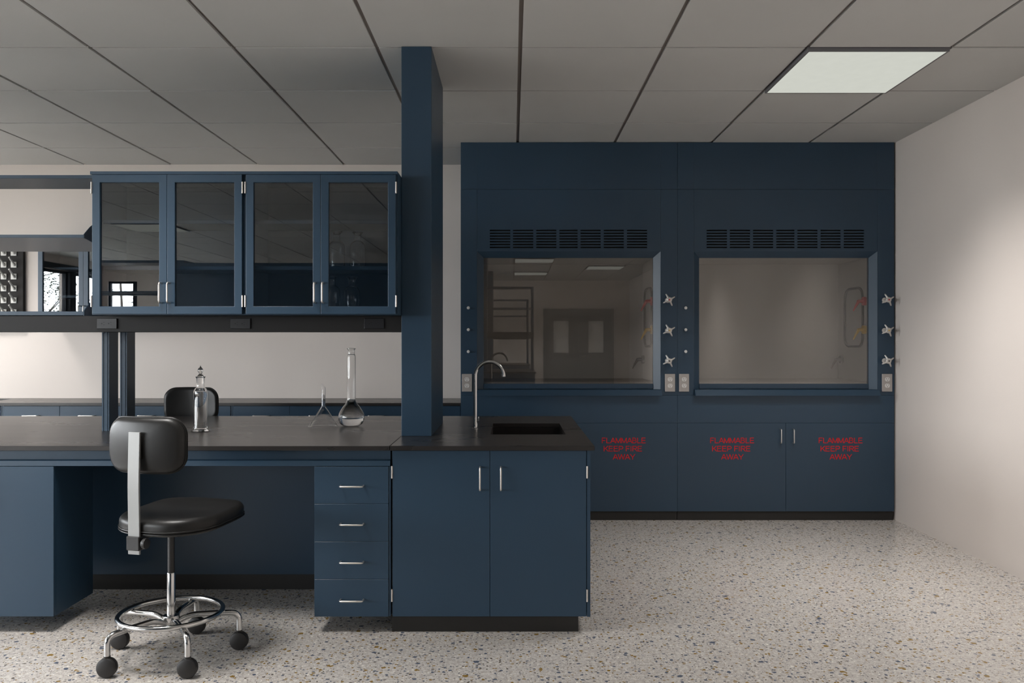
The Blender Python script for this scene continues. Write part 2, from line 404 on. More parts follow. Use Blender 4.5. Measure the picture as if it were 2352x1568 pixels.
# ------------------------------------------------------------------ island
CT = 0.889; CB = 0.867
IY0, IY1 = 3.928, 5.512          # worktop front and back
FY = 3.946                       # cabinet faces
IX0 = -4.15
DB = 0.0776                      # door bottoms
def door_slab(name, parent, x0, x1, z0, z1, y=FY, t=0.018, m='blue'):
    return bx(name, m, parent, x0, x1, y, y + t, z0, z1, bev=0.0012)

# sink base cabinet
t = thing('sink_base_cabinet', 'two-door navy base cabinet under the sink at the bench end', 'cabinet', (-.10, 4.7, 0))
b = B(); box(b, -.5715, -.5555, FY + .020, 5.49, DB, CB - .001); box(b, .3555, .3715, FY + .0, 5.49, DB, CB - .001)
box(b, -.5555, .3555, FY + .020, FY + .03, DB, CB - .001); box(b, -.5555, .3555, 5.47, 5.49, DB, CB - .001); box(b, -.5555, .3555, FY + .03, 5.47, DB, DB + .018)
obj('body', b, 'blue', t)
bx('toe_kick', 'black', t, -.5715, .3154, 3.968, 5.45, 0, DB - .001)
dl = door_slab('door', t, -.5655, -.1055, DB + .001, CB - .002); pull(dl, PX(1102.5, 3.92), FY, PZ(1100, 3.92))
for zz in (PZ(1084, FY), PZ(1367, FY)): hinge(dl, -.5690, FY - .001, zz)
dr = door_slab('door', t, -.1035, .3525, DB + .001, CB - .002); pull(dr, PX(1150.5, 3.92), FY, PZ(1100, 3.92))
for zz in (PZ(1084, FY), PZ(1367, FY)): hinge(dr, .3560, FY - .003, zz)

# drawer cabinet hung under the worktop
t = thing('drawer_cabinet', 'navy four-drawer cabinet hung beside the knee space', 'cabinet', (-.757, 4.1, DB))
x0, x1 = -.937, -.576
b = B(); box(b, x0, x1, FY + .020, 4.62, DB + .002, .790); obj('body', b, 'blue', t)
bx('edge_strip', 'blue', t, -.5835, -.5755, FY + .004, FY + .0195, DB + .002, .790)
zs = [DB, .2555, .434, .6125, .790]
for k in range(4):
    dd = door_slab('drawer', t, x0, -.585, zs[k] + .0004, zs[k + 1] - .0004)
    pull(dd, -.757, FY, [.160, .340, .519, .699][k], vertical=False)

# left hung cabinet
t = thing('door_cabinet', 'plain navy cabinet hung at the left end of the knee space', 'cabinet', (-2.5, 4.1, DB))
b = B(); box(b, -2.93, -2.173, FY + .020, 4.316, DB + .001, .790); obj('body', b, 'blue', t)
dd = door_slab('door', t, -2.93, -2.173, DB + .001, .790); pull(dd, -2.475, FY, .665)
# knee space back panel
t = thing('knee_space_panel', 'dark navy back panel of the knee space under the bench', 'panel', (-1.6, 4.64, 0))
bx('panel', 'blue', t, -4.10, -.578, 4.640, 4.665, .085, CB - .002)
bx('toe_kick', 'black', t, -4.10, -.578, 4.644, 4.70, 0, .0845)
# apron
t = thing('apron_rail', 'navy apron rail under the long worktop above the knee space', 'panel', (-1.8, FY, .79))
b = B(); prism_x(b, [(FY + .016, CB - .001), (FY + .016, .8215), (FY + .0005, .8165), (FY - .0005, .7925), (FY + .05, .7925), (FY + .05, CB - .001)], IX0 + .05, -.578)
obj('rail_board', b, 'blue', t)
# far side carcass of the island
for xa, xb, lb in ((-4.10, -2.6, 'navy base cabinet on the far side of the bench, left of the rear chair'), (-1.3, -.578, 'navy base cabinet on the far side of the bench, right of the rear chair')):
    t = thing('base_cabinet', lb, 'cabinet', ((xa + xb) / 2, 5.2, 0))
    bx('body', 'blue', t, xa, xb, 4.93, 5.47, .08, CB - .002); bx('toe_kick', 'black', t, xa + .05, xb - .03, 4.95, 5.43, 0, .0795)

# worktops
def slab(bm, x0, x1, y0, y1, z0, z1, hole=None):
    if not hole: box(bm, x0, x1, y0, y1, z0, z1, bev=.002, seg=2); return
    hx0, hx1, hy0, hy1 = hole
    O = [(x0, y0), (x1, y0), (x1, y1), (x0, y1)]; I = [(hx0, hy0), (hx1, hy0), (hx1, hy1), (hx0, hy1)]
    V = [[bm.verts.new((p[0], p[1], z)) for p in P] for z in (z0, z1) for P in (O, I)]
    o0, i0, o1, i1 = V; es = []
    for k in range(4):
        l = (k + 1) % 4
        bm.faces.new((o1[k], o1[l], i1[l], i1[k])); bm.faces.new((o0[l], o0[k], i0[k], i0[l]))
        bm.faces.new((o0[k], o0[l], o1[l], o1[k])); bm.faces.new((i0[l], i0[k], i1[k], i1[l]))
        es += [bm.edges.get((o1[k], o1[l])), bm.edges.get((o0[k], o0[l])), bm.edges.get((o0[k], o1[k]))]
    bmesh.ops.bevel(bm, geom=es, offset=.002, segments=2, affect='EDGES')
b = B(); slab(b, IX0, -.5785, IY0, IY1, CB, CT)
tag(obj('worktop', b, 'epoxy'), 'long black worktop of the bench left of the seam at the column', 'countertop')
SX0, SX1, SY0, SY1 = -.1140, .2855, 4.419, 5.014
b = B(); slab(b, -.5770, .3903, IY0, IY1, CB, CT, (SX0, SX1, SY0, SY1))
tag(obj('worktop', b, 'epoxy'), 'short black worktop with the sink cutout right of the column', 'countertop')
t = thing('sink_basin', 'black rectangular sink sunk in the short worktop', 'sink', (.086, 4.716, .62))
b = B(); w = .012
for q in ((SX0 - w, SX0 - .001, SY0 - w, SY1 + w), (SX1 + .001, SX1 + w, SY0 - w, SY1 + w), (SX0 - .001, SX1 + .001, SY0 - w, SY0 - .001), (SX0 - .001, SX1 + .001, SY1 + .001, SY1 + w)): box(b, *q, .62, CB - .0008)
box(b, SX0 - w, SX1 + w, SY0 - w, SY1 + w, .608, .62)
obj('basin', b, 'epoxy', t)
b = B(); lathe(b, [(0, .004), (.03, .004), (.036, .0), (.036, -.002)], .086, 4.716, .6225); obj('drain', b, 'steel', t)

# gooseneck tap
def make_tap(loc, label):
    t = thing('gooseneck_faucet', label, 'faucet', loc)
    x, y, z = loc
    b = B(); lathe(b, [(0, 0), (.0155, 0), (.0155, .004), (.0125, .006), (.0125, .030), (.0105, .034), (.0105, .072), (.0085, .074), (0, .074)], x, y, z, 28); obj('base', b, 'chrome', t)
    R = .080; top = .2985
    pts = [(x, y, z + .07), (x, y, z + .16), (x, y, z + top)] + arc((x + R, y, z + top), R, 180, -2, 26)[1:]
    b = B(); tube(b, pts, .0102, 20); obj('spout', b, 'chrome', t)
    b = B(); tube(b, [(x + .010, y - .004, z + .045), (x + .020, y - .006, z + .047), (x + .0185, y - .006, z + .07)], [.004, .0035, .0025], 10); obj('lever', b, 'chrome', t)
    return t
make_tap((-.2065, 4.69, CT), 'chrome gooseneck faucet beside the sink on the short worktop')

# column
KY0, KY1 = 4.340, 5.052
b = B(); box(b, -.5766, -.4195, KY0, KY1, CT, HC - .0005, bev=.0015); tag(obj('service_column', b, 'blue'), 'tall navy column rising from the worktop to the ceiling', 'column')

# posts, shelves and header of the reagent rack
t = thing('shelf_rack', 'navy open shelf rack standing on the long worktop at left', 'shelving', (-3.2, 4.74, CT))
def post(x0, x1, y0, y1):
    g = .0035; w = x1 - x0
    a = x0 + w * .20; c = x0 + w * .76
    prof = [(x0, y0), (a, y0), (a, y0 + .006), (a + g, y0 + .006), (a + g, y0), (c, y0), (c, y0 + .006), (c + g, y0 + .006), (c + g, y0), (x1, y0), (x1, y1), (x0, y1)]
    b = B(); prism_z(b, prof, CT + .0003, 2.279); lab(obj('post', b, 'blue', t), 'grooved navy upright post')
for px0 in (-2.2590, -4.08):
    post(px0, px0 + .040, 4.585, 4.691); post(px0, px0 + .040, 4.797, 4.901)
bx('header', 'blue', t, -4.08, -2.128, 4.583, 4.903, 2.2793, 2.298, bev=.001)
for (za, zb) in ((1.930, 1.9465), (1.520, 1.541)):
    bx('shelf', 'blue', t, -4.08, -2.266, 4.40, 5.08, za, zb, bev=.001)
b = B(); prism_x(b, [(4.40, 1.928), (4.40, 1.948), (4.465, 1.996), (4.584, 2.06), (4.584, 1.900), (4.44, 1.924)], -2.2655, -2.2620); obj('bracket', b, 'blue', t)
b = B(); prism_x(b, [(4.40, 1.518), (4.40, 1.543), (4.465, 1.59), (4.584, 1.62), (4.584, 1.5175)], -2.2655, -2.2620); obj('bracket', b, 'blue', t)
bx('spine_beam', 'blue', t, -4.06, -2.26, 4.70, 4.79, 1.45, 1.519)

# power raceway with its sockets
t = thing('power_raceway', 'dark grey power raceway under the glass cabinets and shelves', 'raceway', (-2.4, 4.48, 1.4324))
RF = 4.380
b = B(); box(b, -4.06, -.5775, RF, 4.58, 1.4324, 1.5165, bev=.001); obj('housing', b, 'rail', t)
for px in (247, 553, 860):
    cx = PX(px, RF); z0, z1 = 1.449, 1.503
    p = bx('outlet', 'outlet_black', t, cx - .052, cx + .052, RF - .009, RF + .001, z0, z1, bev=.0015)
    lab(p, 'black double socket')
    for s in (-.018, .018):
        b = B()
        cyl(b, (cx + s - .008, RF - .0093, (z0 + z1) / 2), (cx + s - .008, RF - .0085, (z0 + z1) / 2), .0032, 12)
        for dz, dx in ((.0065, 0), (-.0065, 0)): box(b, cx + s, cx + s + .007, RF - .0093, RF - .0085, (z0 + z1) / 2 + dz - .0012, (z0 + z1) / 2 + dz + .0012)
        obj('socket_slots', b, 'hole', p)

# glass fronted cabinets
def glass_cabinet(loc, W, label, group=None, depth=.372):
    """origin: left front bottom corner of the carcass"""
    X, Y, Z = loc; HH = .722
    t = thing('glass_door_cabinet', label, 'cabinet', loc, group)
    b = B(); e = .016
    box(b, X, X + e, Y + .0205, Y + depth, Z, Z + HH - .0155); box(b, X + W - e, X + W, Y + .0205, Y + depth, Z, Z + HH - .0155)
    box(b, X, X + W, Y - .001, Y + depth, Z + HH - .015, Z + HH); box(b, X + e, X + W - e, Y + .0205, Y + depth, Z, Z + e)
    box(b, X + e, X + W - e, Y + depth - .008, Y + depth, Z + e, Z + HH - .0155)
    obj('body', b, 'blue', t)
    for zz in (1.751 - 1.517, 1.989 - 1.517):
        bx('shelf', 'blue', t, X + e, X + W - e, Y + .10, Y + depth - .009, Z + zz, Z + zz + .020, bev=.001)
    xm = X + W / 2
    for s in (0, 1):
        xa, xb = (X + .0095, xm - .0008) if s == 0 else (xm + .0008, X + W - .0095)
        b = B(); ring_panel(b, xa, xb, Z + .003, Z + HH - .0165, .0390, Y, Y + .020, bev=.0016)
        dd = obj('door', b, 'blue', t)
        b = B(); box(b, xa + .039, xb - .039, Y + .011, Y + .014, Z + .042, Z + HH - .055); lab(obj('glass_pane', b, 'cabglass', dd), 'clear reflective glass pane')
        hx = xb - .0255 if s == 0 else xa + .0130
        pull(dd, hx, Y, Z + .110, L=.100, r=.0045)
        for zz in (.068, .640): hinge(dd, xa - .0025 if s == 0 else xb + .0025, Y - .002, Z + zz)
    return t
UZ = 1.517; UY = 4.195
glass_cabinet((-2.126, UY, UZ), .7745, 'left glass-door navy cabinet above the bench, next to the open shelves')
glass_cabinet((-1.3511, UY, UZ), .7740, 'right glass-door navy cabinet above the bench, beside the column')
glass_cabinet((-3.951, 6.920, UZ), .775, 'glass-door navy wall cabinet on the far wall behind the shelf rack', depth=.329)

# ------------------------------------------------------------------ far counter run
t0 = None
BY = 6.700
for k, xa in enumerate((-5.953, -5.028, -4.103, -3.178, -2.253, -1.328)):
    xb = xa + .925
    names = ['far navy base cabinet at the left end of the wall run', 'far navy base cabinet under the wall sink', 'far navy drawer cabinet seen left of the rack posts',
             'far navy drawer cabinet behind the rack posts and rear chair', 'far navy drawer cabinet right of the rear chair, behind the flasks', 'far navy drawer cabinet between the column and the hood']
    t = thing('base_cabinet', names[k], 'cabinet', ((xa + xb) / 2, 6.97, 0), 'base cabinets along the back wall')
    b = B(); box(b, xa + .0005, xa + .018, BY + .0195, YB - .001, .078, CB - .001); box(b, xb - .018, xb - .0005, BY + .0195, YB - .001, .078, CB - .001)
    box(b, xa + .018, xb - .018, BY + .0195, BY + .03, .078, CB - .001); box(b, xa + .018, xb - .018, BY + .03, YB - .001, .078, .096); box(b, xa + .018, xb - .018, YB - .012, YB - .001, .096, CB - .001)
    box(b, xa + .001, xa + .011, BY + .004, BY + .0195, .078, CB - .001); box(b, xb - .011, xb - .001, BY + .004, BY + .0195, .078, CB - .001)
    obj('body', b, 'blue', t)
    bx('toe_kick', 'black', t, xa + .002, xb - .002, BY + .06, YB - .002, 0, .0775)
    xm = (xa + xb) / 2
    for s in (0, 1):
        p, q = (xa + .013, xm - .001) if s == 0 else (xm + .001, xb - .013)
        dd = door_slab('drawer', t, p, q, .70, CB - .004, BY); pull(dd, (p + q) / 2, BY, .786, vertical=False, L=.125)
        dd = door_slab('door', t, p, q, .080, .697, BY); pull(dd, q - .03 if s == 0 else p + .03, BY, .62)
b = B(); slab(b, -5.96, -.405, 6.676, YB - .0005, CB, CT, (-4.95, -4.285, 6.82, 7.135))
tag(obj('worktop', b, 'epoxy'), 'black worktop running along the far wall', 'countertop')
b = B(); w = .012; q0, q1, r0, r1 = -4.95, -4.285, 6.82, 7.135
for q in ((q0 - w, q0 - .001, r0 - w, r1 + w), (q1 + .001, q1 + w, r0 - w, r1 + w), (q0 - .001, q1 + .001, r0 - w, r0 - .001), (q0 - .001, q1 + .001, r1 + .001, r1 + w)): box(b, *q, .64, CB - .0008)
box(b, q0 - w, q1 + w, r0 - w, r1 + w, .63, .64)
tag(obj('sink_basin', b, 'epoxy'), 'black sink in the far wall worktop at the left edge', 'sink')

# pegboard drying rack
RKX = -4.237; RKY = 7.215
t = thing('drying_rack', 'black drying rack with white pegs on the far wall', 'rack', (-4.55, RKY, 1.6))
bx('backboard', 'dark', t, RKX - .66, RKX, RKY, YB - .0005, 1.48, 2.20, bev=.002)
kx = PX(31.5, 7.21); pz = .1027
for i in range(0, 8):
    for j in range(-1, 6):
        cx = kx - i * .0872; cz = PZ(607.5, 7.2) + .0 - (j - 0) * .1027 + .0
        if cx < RKX - .62 or cz > 2.16 or cz < 1.5: continue
        b = B()
        box(b, cx - .0245, cx + .0245, RKY - .008, RKY, cz - .0245, cz + .0245, bev=.001)
        tube(b, [(cx + .006, RKY - .004, cz - .004), (cx + .004, RKY - .030, cz + .020), (cx, RKY - .075, cz + .058)], [.0140, .0085, .0062], 12)
        obj('peg', b, 'white', t)

# ------------------------------------------------------------------ fume hoods
def _bowl(x, y0, y1, w):
    """right-hand bowl of B, P, R as a polyline"""
    r = (y1 - y0) / 2; cy = (y0 + y1) / 2
    return [(x, y1)] + [(x + w - r * .9 + r * .9 * math.cos(a), cy + r * math.sin(a)) for a in [math.pi / 2 - math.pi * k / 8 for k in range(9)]] + [(x, y0)]
GLYPH = {   # strokes in units of the cap height, and the advance width
    'F': ([[(.09, 0), (.09, 1)], [(.09, .955), (.70, .955)], [(.09, .50), (.62, .50)]], .80),
    'L': ([[(.09, 0), (.09, 1)], [(.09, .045), (.66, .045)]], .76),
    'A': ([[(.03, 0), (.44, 1)], [(.44, 1), (.85, 0)], [(.18, .33), (.70, .33)]], .88),
    'M': ([[(.09, 0), (.09, 1)], [(.09, 1), (.50, .03)], [(.50, .03), (.91, 1)], [(.91, 0), (.91, 1)]], 1.04),
    'B': ([[(.09, 0), (.09, 1)], _bowl(.09, .52, .955, .56), _bowl(.09, .045, .52, .62)], .88),
    'E': ([[(.09, 0), (.09, 1)], [(.09, .955), (.74, .955)], [(.09, .52), (.70, .52)], [(.09, .045), (.77, .045)]], .88),
    'K': ([[(.09, 0), (.09, 1)], [(.76, 1), (.11, .36)], [(.34, .58), (.80, 0)]], .87),
    'P': ([[(.09, 0), (.09, 1)], _bowl(.09, .44, .955, .66)], .86),
    'I': ([[(.12, 0), (.12, 1)]], .36),
    'R': ([[(.09, 0), (.09, 1)], _bowl(.09, .48, .955, .68), [(.46, .48), (.84, 0)]], .93),
    'W': ([[(.03, 1), (.31, 0)], [(.31, 0), (.60, 1)], [(.60, 1), (.89, 0)], [(.89, 0), (1.17, 1)]], 1.20),
    'Y': ([[(.03, 1), (.43, .42)], [(.83, 1), (.43, .42)], [(.43, .45), (.43, 0)]], .86),
    ' ': ([], .38)}
def text_mesh(bm, s, cx, y, z, cap, width):
    adv = sum(GLYPH[c][1] for c in s) - .08; k = width / adv; x = cx - width / 2; hw = .0029
    for c in s:
        for st in GLYPH[c][0]:
            for (a, b), (c2, d) in zip(st, st[1:]):
                p = Vector((x + a * k, 0, z + b * cap)); q = Vector((x + c2 * k, 0, z + d * cap)); t = (q - p).normalized(); n = Vector((-t.z, 0, t.x)) * hw
                if abs(t.z) < .98 and abs(t.z) > .2:
                    n = Vector((hw / abs(t.z) if abs(t.z) > .7 else n.x, 0, 0 if abs(t.z) > .7 else n.z))
                vs = [bm.verts.new((v.x, yy, v.z)) for yy in (y, y + .0007) for v in (p - n, q - n, q + n, p + n)]
                for f in ((0, 1, 2, 3), (7, 6, 5, 4), (0, 4, 5, 1), (1, 5, 6, 2), (2, 6, 7, 3), (3, 7, 4, 0)): bm.faces.new([vs[m] for m in f])
        x += GLYPH[c][1] * k

HX = -.397; HW = 1.6751; HY = 6.431
def duplex(parent, cx, z0, z1):
    w = .0385
    p = bx('outlet', 'plate', parent, cx - w, cx + w, HY - .012, HY - .0002, z0, z1, bev=.0012); lab(p, 'brushed outlet plate with two white sockets')
    zc = (z0 + z1) / 2
    for dz in (.0265, -.0225):
        b = B(); 
        N = 24; prof = []
        for k in range(N):
            a = 2 * math.pi * k / N; prof.append((cx + .0185 * math.cos(a), zc + dz + max(-.0155, min(.0155, .0185 * math.sin(a)))))
        f = [b.verts.new((x, HY - .0145, z)) for x, z in prof]; g = [b.verts.new((x, HY - .0118, z)) for x, z in prof]
        b.faces.new(f)
        for k in range(N): b.faces.new((f[k], f[(k + 1) % N], g[(k + 1) % N], g[k]))
        s = obj('socket', b, 'socket', p)
        b = B()
        box(b, cx - .0085, cx - .0060, HY - .0149, HY - .0144, zc + dz + .001, zc + dz + .010); box(b, cx + .0060, cx + .0082, HY - .0149, HY - .0144, zc + dz + .001, zc + dz + .009)
        cyl(b, (cx, HY - .0149, zc + dz - .008), (cx, HY - .0144, zc + dz - .008), .0028, 10)
        obj('socket_slots', b, 'hole', p)
def hood(label):
    t = thing('fume_hood', label, 'fume hood', (HX + HW / 2, HY, 0))
    x0, x1 = HX + .0008, HX + HW - .0008
    sl = HX + .128; sr = HX + 1.5445              # seams of the side stiles
    zt = PZ(435, HY); zb = PZ(907.5, HY); zp = PZ(971, HY); zd = PZ(1174, HY)
    g = .0010; T = .018
    # carcass behind the skins
    b = B()
    box(b, x0, x0 + .02, HY + T + .001, YB - .002, zd, HC - .001); box(b, x1 - .02, x1, HY + T + .001, YB - .002, zd, HC - .001)
    box(b, x0 + .02, x1 - .02, HY + T + .001, HY + T + .006, zd, 1.0)
    box(b, x0 + .02, x1 - .02, HY + T + .001, HY + T + .006, zt - .03, zt + .03)
    box(b, x0 + .02, sl - .008, HY + T + .001, HY + T + .006, 1.0, zt - .03); box(b, sr + .008, x1 - .02, HY + T + .001, HY + T + .006, 1.0, zt - .03)
    box(b, x0 + .02, x1 - .02, HY + .08, YB - .01, HC - .02, HC - .002)
    obj('carcass', b, 'blue', t)
    bx('toe_kick', 'black', t, x0, x1 - .003, 6.442, YB - .01, 0, zd - .0005)
    # header panel (three pieces), side stiles
    for (a, c) in ((x0, sl), (sl, sr), (sr, x1)):
        bx('header_panel', 'blue', t, a + g * .3, c - g * .3, HY, HY + T, zt + g, HC - .0008)
    bx('side_stile', 'blue', t, x0, sl - g, HY, HY + T, zb + g, zt - g); bx('side_stile', 'blue', t, sr + g, x1, HY, HY + T, zb + g, zt - g)
    # grille panel with real slots
    zo = PZ(577, HY)                                  # top of the splayed opening
    gx = [(PX(a, HY), PX(c, HY)) for a, c in ((1125, 1172), (1178.3, 1225), (1231.6, 1278), (1285, 1327), (1333.4, 1380), (1386.8, 1433), (1440, 1486.5))]
    rows = [(PZ(527.4 + 6.46 * k + 3.3, HY), PZ(527.4 + 6.46 * k, HY)) for k in range(7)]   # (low, high), top first
    b = B(); hi = zt - g
    for lo, up in rows:
        box(b, sl, sr, HY, HY + .006, up, hi); hi = lo
        xs = [sl] + [v for p in gx for v in p] + [sr]
        for k in range(0, len(xs), 2): box(b, xs[k], xs[k + 1], HY, HY + .006, lo, up)
    box(b, sl, sr, HY, HY + .006, zo, hi)
    bmesh.ops.remove_doubles(b, verts=b.verts, dist=1e-6)
    lab(obj('vent_panel', b, 'blue', t), 'navy upper panel with seven banks of vent slots')
    bx('vent_shade_sheet', 'hole', t, sl + .02, sr - .02, HY + .03, HY + .034, zo + .02, zt - .05)  # thin black sheet stands in for the shaded depth behind the slots
    # splayed frame around the sash
    SY = 6.475
    ix0, ix1 = PX(1111, SY), PX(1500, SY); iz1 = PZ(592, SY); iz0 = PZ(894, HY)
    b = B()
    A = [b.verts.new(p) for p in ((sl, HY, iz0), (sl, HY, zo), (sr, HY, zo), (sr, HY, iz0))]
    D = [b.verts.new(p) for p in ((ix0, SY, iz0), (ix0, SY, iz1), (ix1, SY, iz1), (ix1, SY, iz0))]
    E = [b.verts.new(p) for p in ((ix0, SY + .03, iz0), (ix0, SY + .03, iz1), (ix1, SY + .03, iz1), (ix1, SY + .03, iz0))]
    for k in range(3):
        b.faces.new((A[k], A[k + 1], D[k + 1], D[k])); b.faces.new((D[k], D[k + 1], E[k + 1], E[k]))
    obj('sash_surround', b, 'blue', t, recalc=False)
    # sash: bottom rail and pane
    s = bx('sash', 'blue', t, ix0 + .001, ix1 - .001, SY - .004, SY + .016, PZ(892.5, SY), PZ(881, SY), bev=.001)
    b = B(); box(b, ix0 + .0005, ix1 - .0005, SY + .004, SY + .009, PZ(881, SY), iz1 + .02); lab(obj('sash_glass', b, 'sashglass', s), 'clear sash glass with dim room reflection')
    # airfoil sill
    b = B(); prism_x(b, [(SY + .02, iz0 + .0), (HY - .012, iz0 - .001), (HY - .020, iz0 - .003), (HY - .055, PZ(908.5, HY - .055)), (HY + .03, PZ(909, HY - .04)), (SY + .02, iz0 - .02)], sl + .002, sr + .004)
    lab(obj('sill', b, 'blue', t), 'protruding navy sill')
    # apron below the sill and doors
    bx('apron_panel', 'blue', t, x0, x1, HY, HY + T, zp + g, zb - g)
    xm = HX + HW / 2
    for k, (a, c) in enumerate(((x0, xm - g), (xm + g, x1))):
        dd = bx('door', 'blue', t, a, c, HY, HY + T, zd, zp - g, bev=.0008)
        pull(dd, xm - .044 if k == 0 else xm + .054, HY, PZ(1002, 6.40), L=.106)
        b = B(); cxm = (a + c) / 2
        yy = HY - .0008
        text_mesh(b, 'FLAMMABLE', cxm + .004, yy, PZ(1017.3, HY), .0415, .341)
        text_mesh(b, 'KEEP FIRE', cxm - .003, yy, PZ(1036.2, HY), .0415, .298)
        text_mesh(b, 'AWAY', cxm + .004, yy, PZ(1055, HY), .0415, .168)
        lab(obj('lettering', b, 'redpaint', dd), 'red painted words FLAMMABLE KEEP FIRE AWAY')
    # inside
    lx0, lx1 = HX + .128, HX + 1.513; ly = 7.12; lz0, lz1 = 1.066, 2.040
    fy = SY + .032
    def quad(name, pts, m='liner'):
        b = B(); vs = [b.verts.new(p) for p in pts]; f = b.faces.new(vs)
        r = bmesh.ops.solidify(b, geom=[f], thickness=.004); return obj(name, b, m, t)
    b = B()
    zsm = PZ(725, ly)
    box(b, lx0, lx1, ly, ly + .01, lz0, zsm - .0006); box(b, lx0, lx1, ly, ly + .01, zsm + .0006, lz1); box(b, lx0, lx1, ly + .008, ly + .012, zsm - .01, zsm + .01)
    box(b, lx0 - .01, lx0, fy, ly + .01, lz0 - .01, lz1 + .01); box(b, lx1, lx1 + .01, fy, ly + .01, lz0 - .01, lz1 + .01)
    box(b, lx0, lx1, fy, ly + .01, lz1, lz1 + .01)
    lab(obj('liner', b, 'liner', t), 'pale beige inner lining')
    bx('hood_floor', 'liner_floor', t, lx0, lx1, fy, ly, 1.04, lz0)
    # gasket of the side access panel
    y0, y1, z0, z1 = 6.610, 6.965, 1.343, 1.813; xx = lx1 - .006
    pts = fillet([(xx, (y0 + y1) / 2, z0), (xx, y1, z0), (xx, y1, z1), (xx, y0, z1), (xx, y0, z0), (xx, (y0 + y1) / 2, z0)], .10, 8)[:-1]
    b = B(); tube(b, pts, .0095, 10, closed=True); lab(obj('panel_gasket', b, 'dark', t), 'black rounded gasket of the side access panel')
    for (yy, zz, m, nm) in ((6.57, 1.700, 'red', 'red'), (6.57, 1.475, 'yellow', 'yellow'), (7.03, 1.231, 'dark', 'black')):
        b = B(); cyl(b, (lx1 - .001, yy, zz), (lx1 - .022, yy, zz), .034, 24)
        tube(b, [(lx1 - .02, yy, zz), (lx1 - .05, yy, zz), (lx1 - .062, yy, zz - .006)], [.015, .014, .014], 14)
        tube(b, [(lx1 - .055, yy, zz - .002), (lx1 - .075, yy, zz - .035), (lx1 - .098, yy, zz - .078)], [.013, .009, .004], 12)
        lab(obj('gas_nozzle', b, m, t), nm + ' hose nozzle inside the hood')
    # valves
    vx = HX + 1.5990
    for zz, m, nm in ((1.7005, 'red', 'red'), (1.4665, 'yellow', 'yellow'), (1.2330, 'hole', 'black')):
        b = B(); lathe_pts = [(0, 0), (.020, 0), (.020, .006), (.010, .010), (.010, .060), (.021, .064), (.021, .074), (.016, .079), (0, .080)]
        lathe(b, lathe_pts, 0, 0, 0, 24)
        for q in range(4):
            a = math.radians(28 + 90 * q)
            tube(b, [(math.cos(a) * .008, math.sin(a) * .008, .070), (math.cos(a) * .030, math.sin(a) * .030, .068), (math.cos(a) * .044, math.sin(a) * .044, .062), (math.cos(a) * .051, math.sin(a) * .051, .060)], [.011, .0062, .0055, .0030], 12)
        bmesh.ops.rotate(b, verts=b.verts, cent=(0, 0, 0), matrix=Matrix.Rotation(math.radians(90), 3, 'X'))
        bmesh.ops.translate(b, verts=b.verts, vec=(vx, HY + .0, zz))
        v = obj('valve', b, 'cast', t); lab(v, 'silver four-arm valve handle with ' + nm + ' centre')
        b = B(); cyl(b, (vx, HY - .0785, zz), (vx, HY - .0825, zz), .0052, 16); obj('index_button', b, m, v)
    kx = PX(1076, HY)
    for zz in (PZ(707, HY), PZ(757, HY), PZ(807, HY)):
        b = B(); lathe(b, [(0, 0), (.005, 0), (.005, .010), (.0105, .012), (.012, .018), (.0105, .024), (0, .026)], 0, 0, 0, 20)
        bmesh.ops.rotate(b, verts=b.verts, cent=(0, 0, 0), matrix=Matrix.Rotation(math.radians(90), 3, 'X')); bmesh.ops.translate(b, verts=b.verts, vec=(kx, HY, zz))
        lab(obj('knob', b, 'socket', t), 'small round white knob')
    duplex(t, PX(1072.5, HY - .01), PZ(899, HY - .01), PZ(858.5, HY - .01)); duplex(t, PX(1539, HY - .01), PZ(899, HY - .01), PZ(858.5, HY - .01))
    return t
h1 = hood('left navy fume hood, partly behind the bench sink and faucet')
dup(h1, (HX + HW / 2 + HW, HY, 0), 0, 'right navy fume hood against the right wall')

# ------------------------------------------------------------------ chairs
def rrect(w, dpt, r, n=8, taper=0.0, bulge=0.0):
    """rounded rectangle outline, (u, v); taper narrows the +v end"""
    pts = []
    for cx, cy, a0 in ((w / 2 - r, dpt / 2 - r, 0), (-w / 2 + r, dpt / 2 - r, 90), (-w / 2 + r, -dpt / 2 + r, 180), (w / 2 - r, -dpt / 2 + r, 270)):
        for k in range(n + 1):
            a = math.radians(a0 + 90 * k / n); pts.append((cx + r * math.cos(a), cy + r * math.sin(a)))
    out = []
    for k, (u, v) in enumerate(pts):   # add a few points on the straight sides
        out.append((u, v)); u2, v2 = pts[(k + 1) % len(pts)]
        if math.hypot(u2 - u, v2 - v) > .04:
            for s in range(1, 6): out.append((u + (u2 - u) * s / 6, v + (v2 - v) * s / 6))
    res = []
    for u, v in out:
        s = 1 - taper * (v / dpt + .5); bu = bulge
        uu = u * s * (1 + bu * (1 - (2 * v / dpt) ** 2)); vv = v * (1 + bu * (1 - (2 * u / w) ** 2)); res.append((uu, vv))
    return res
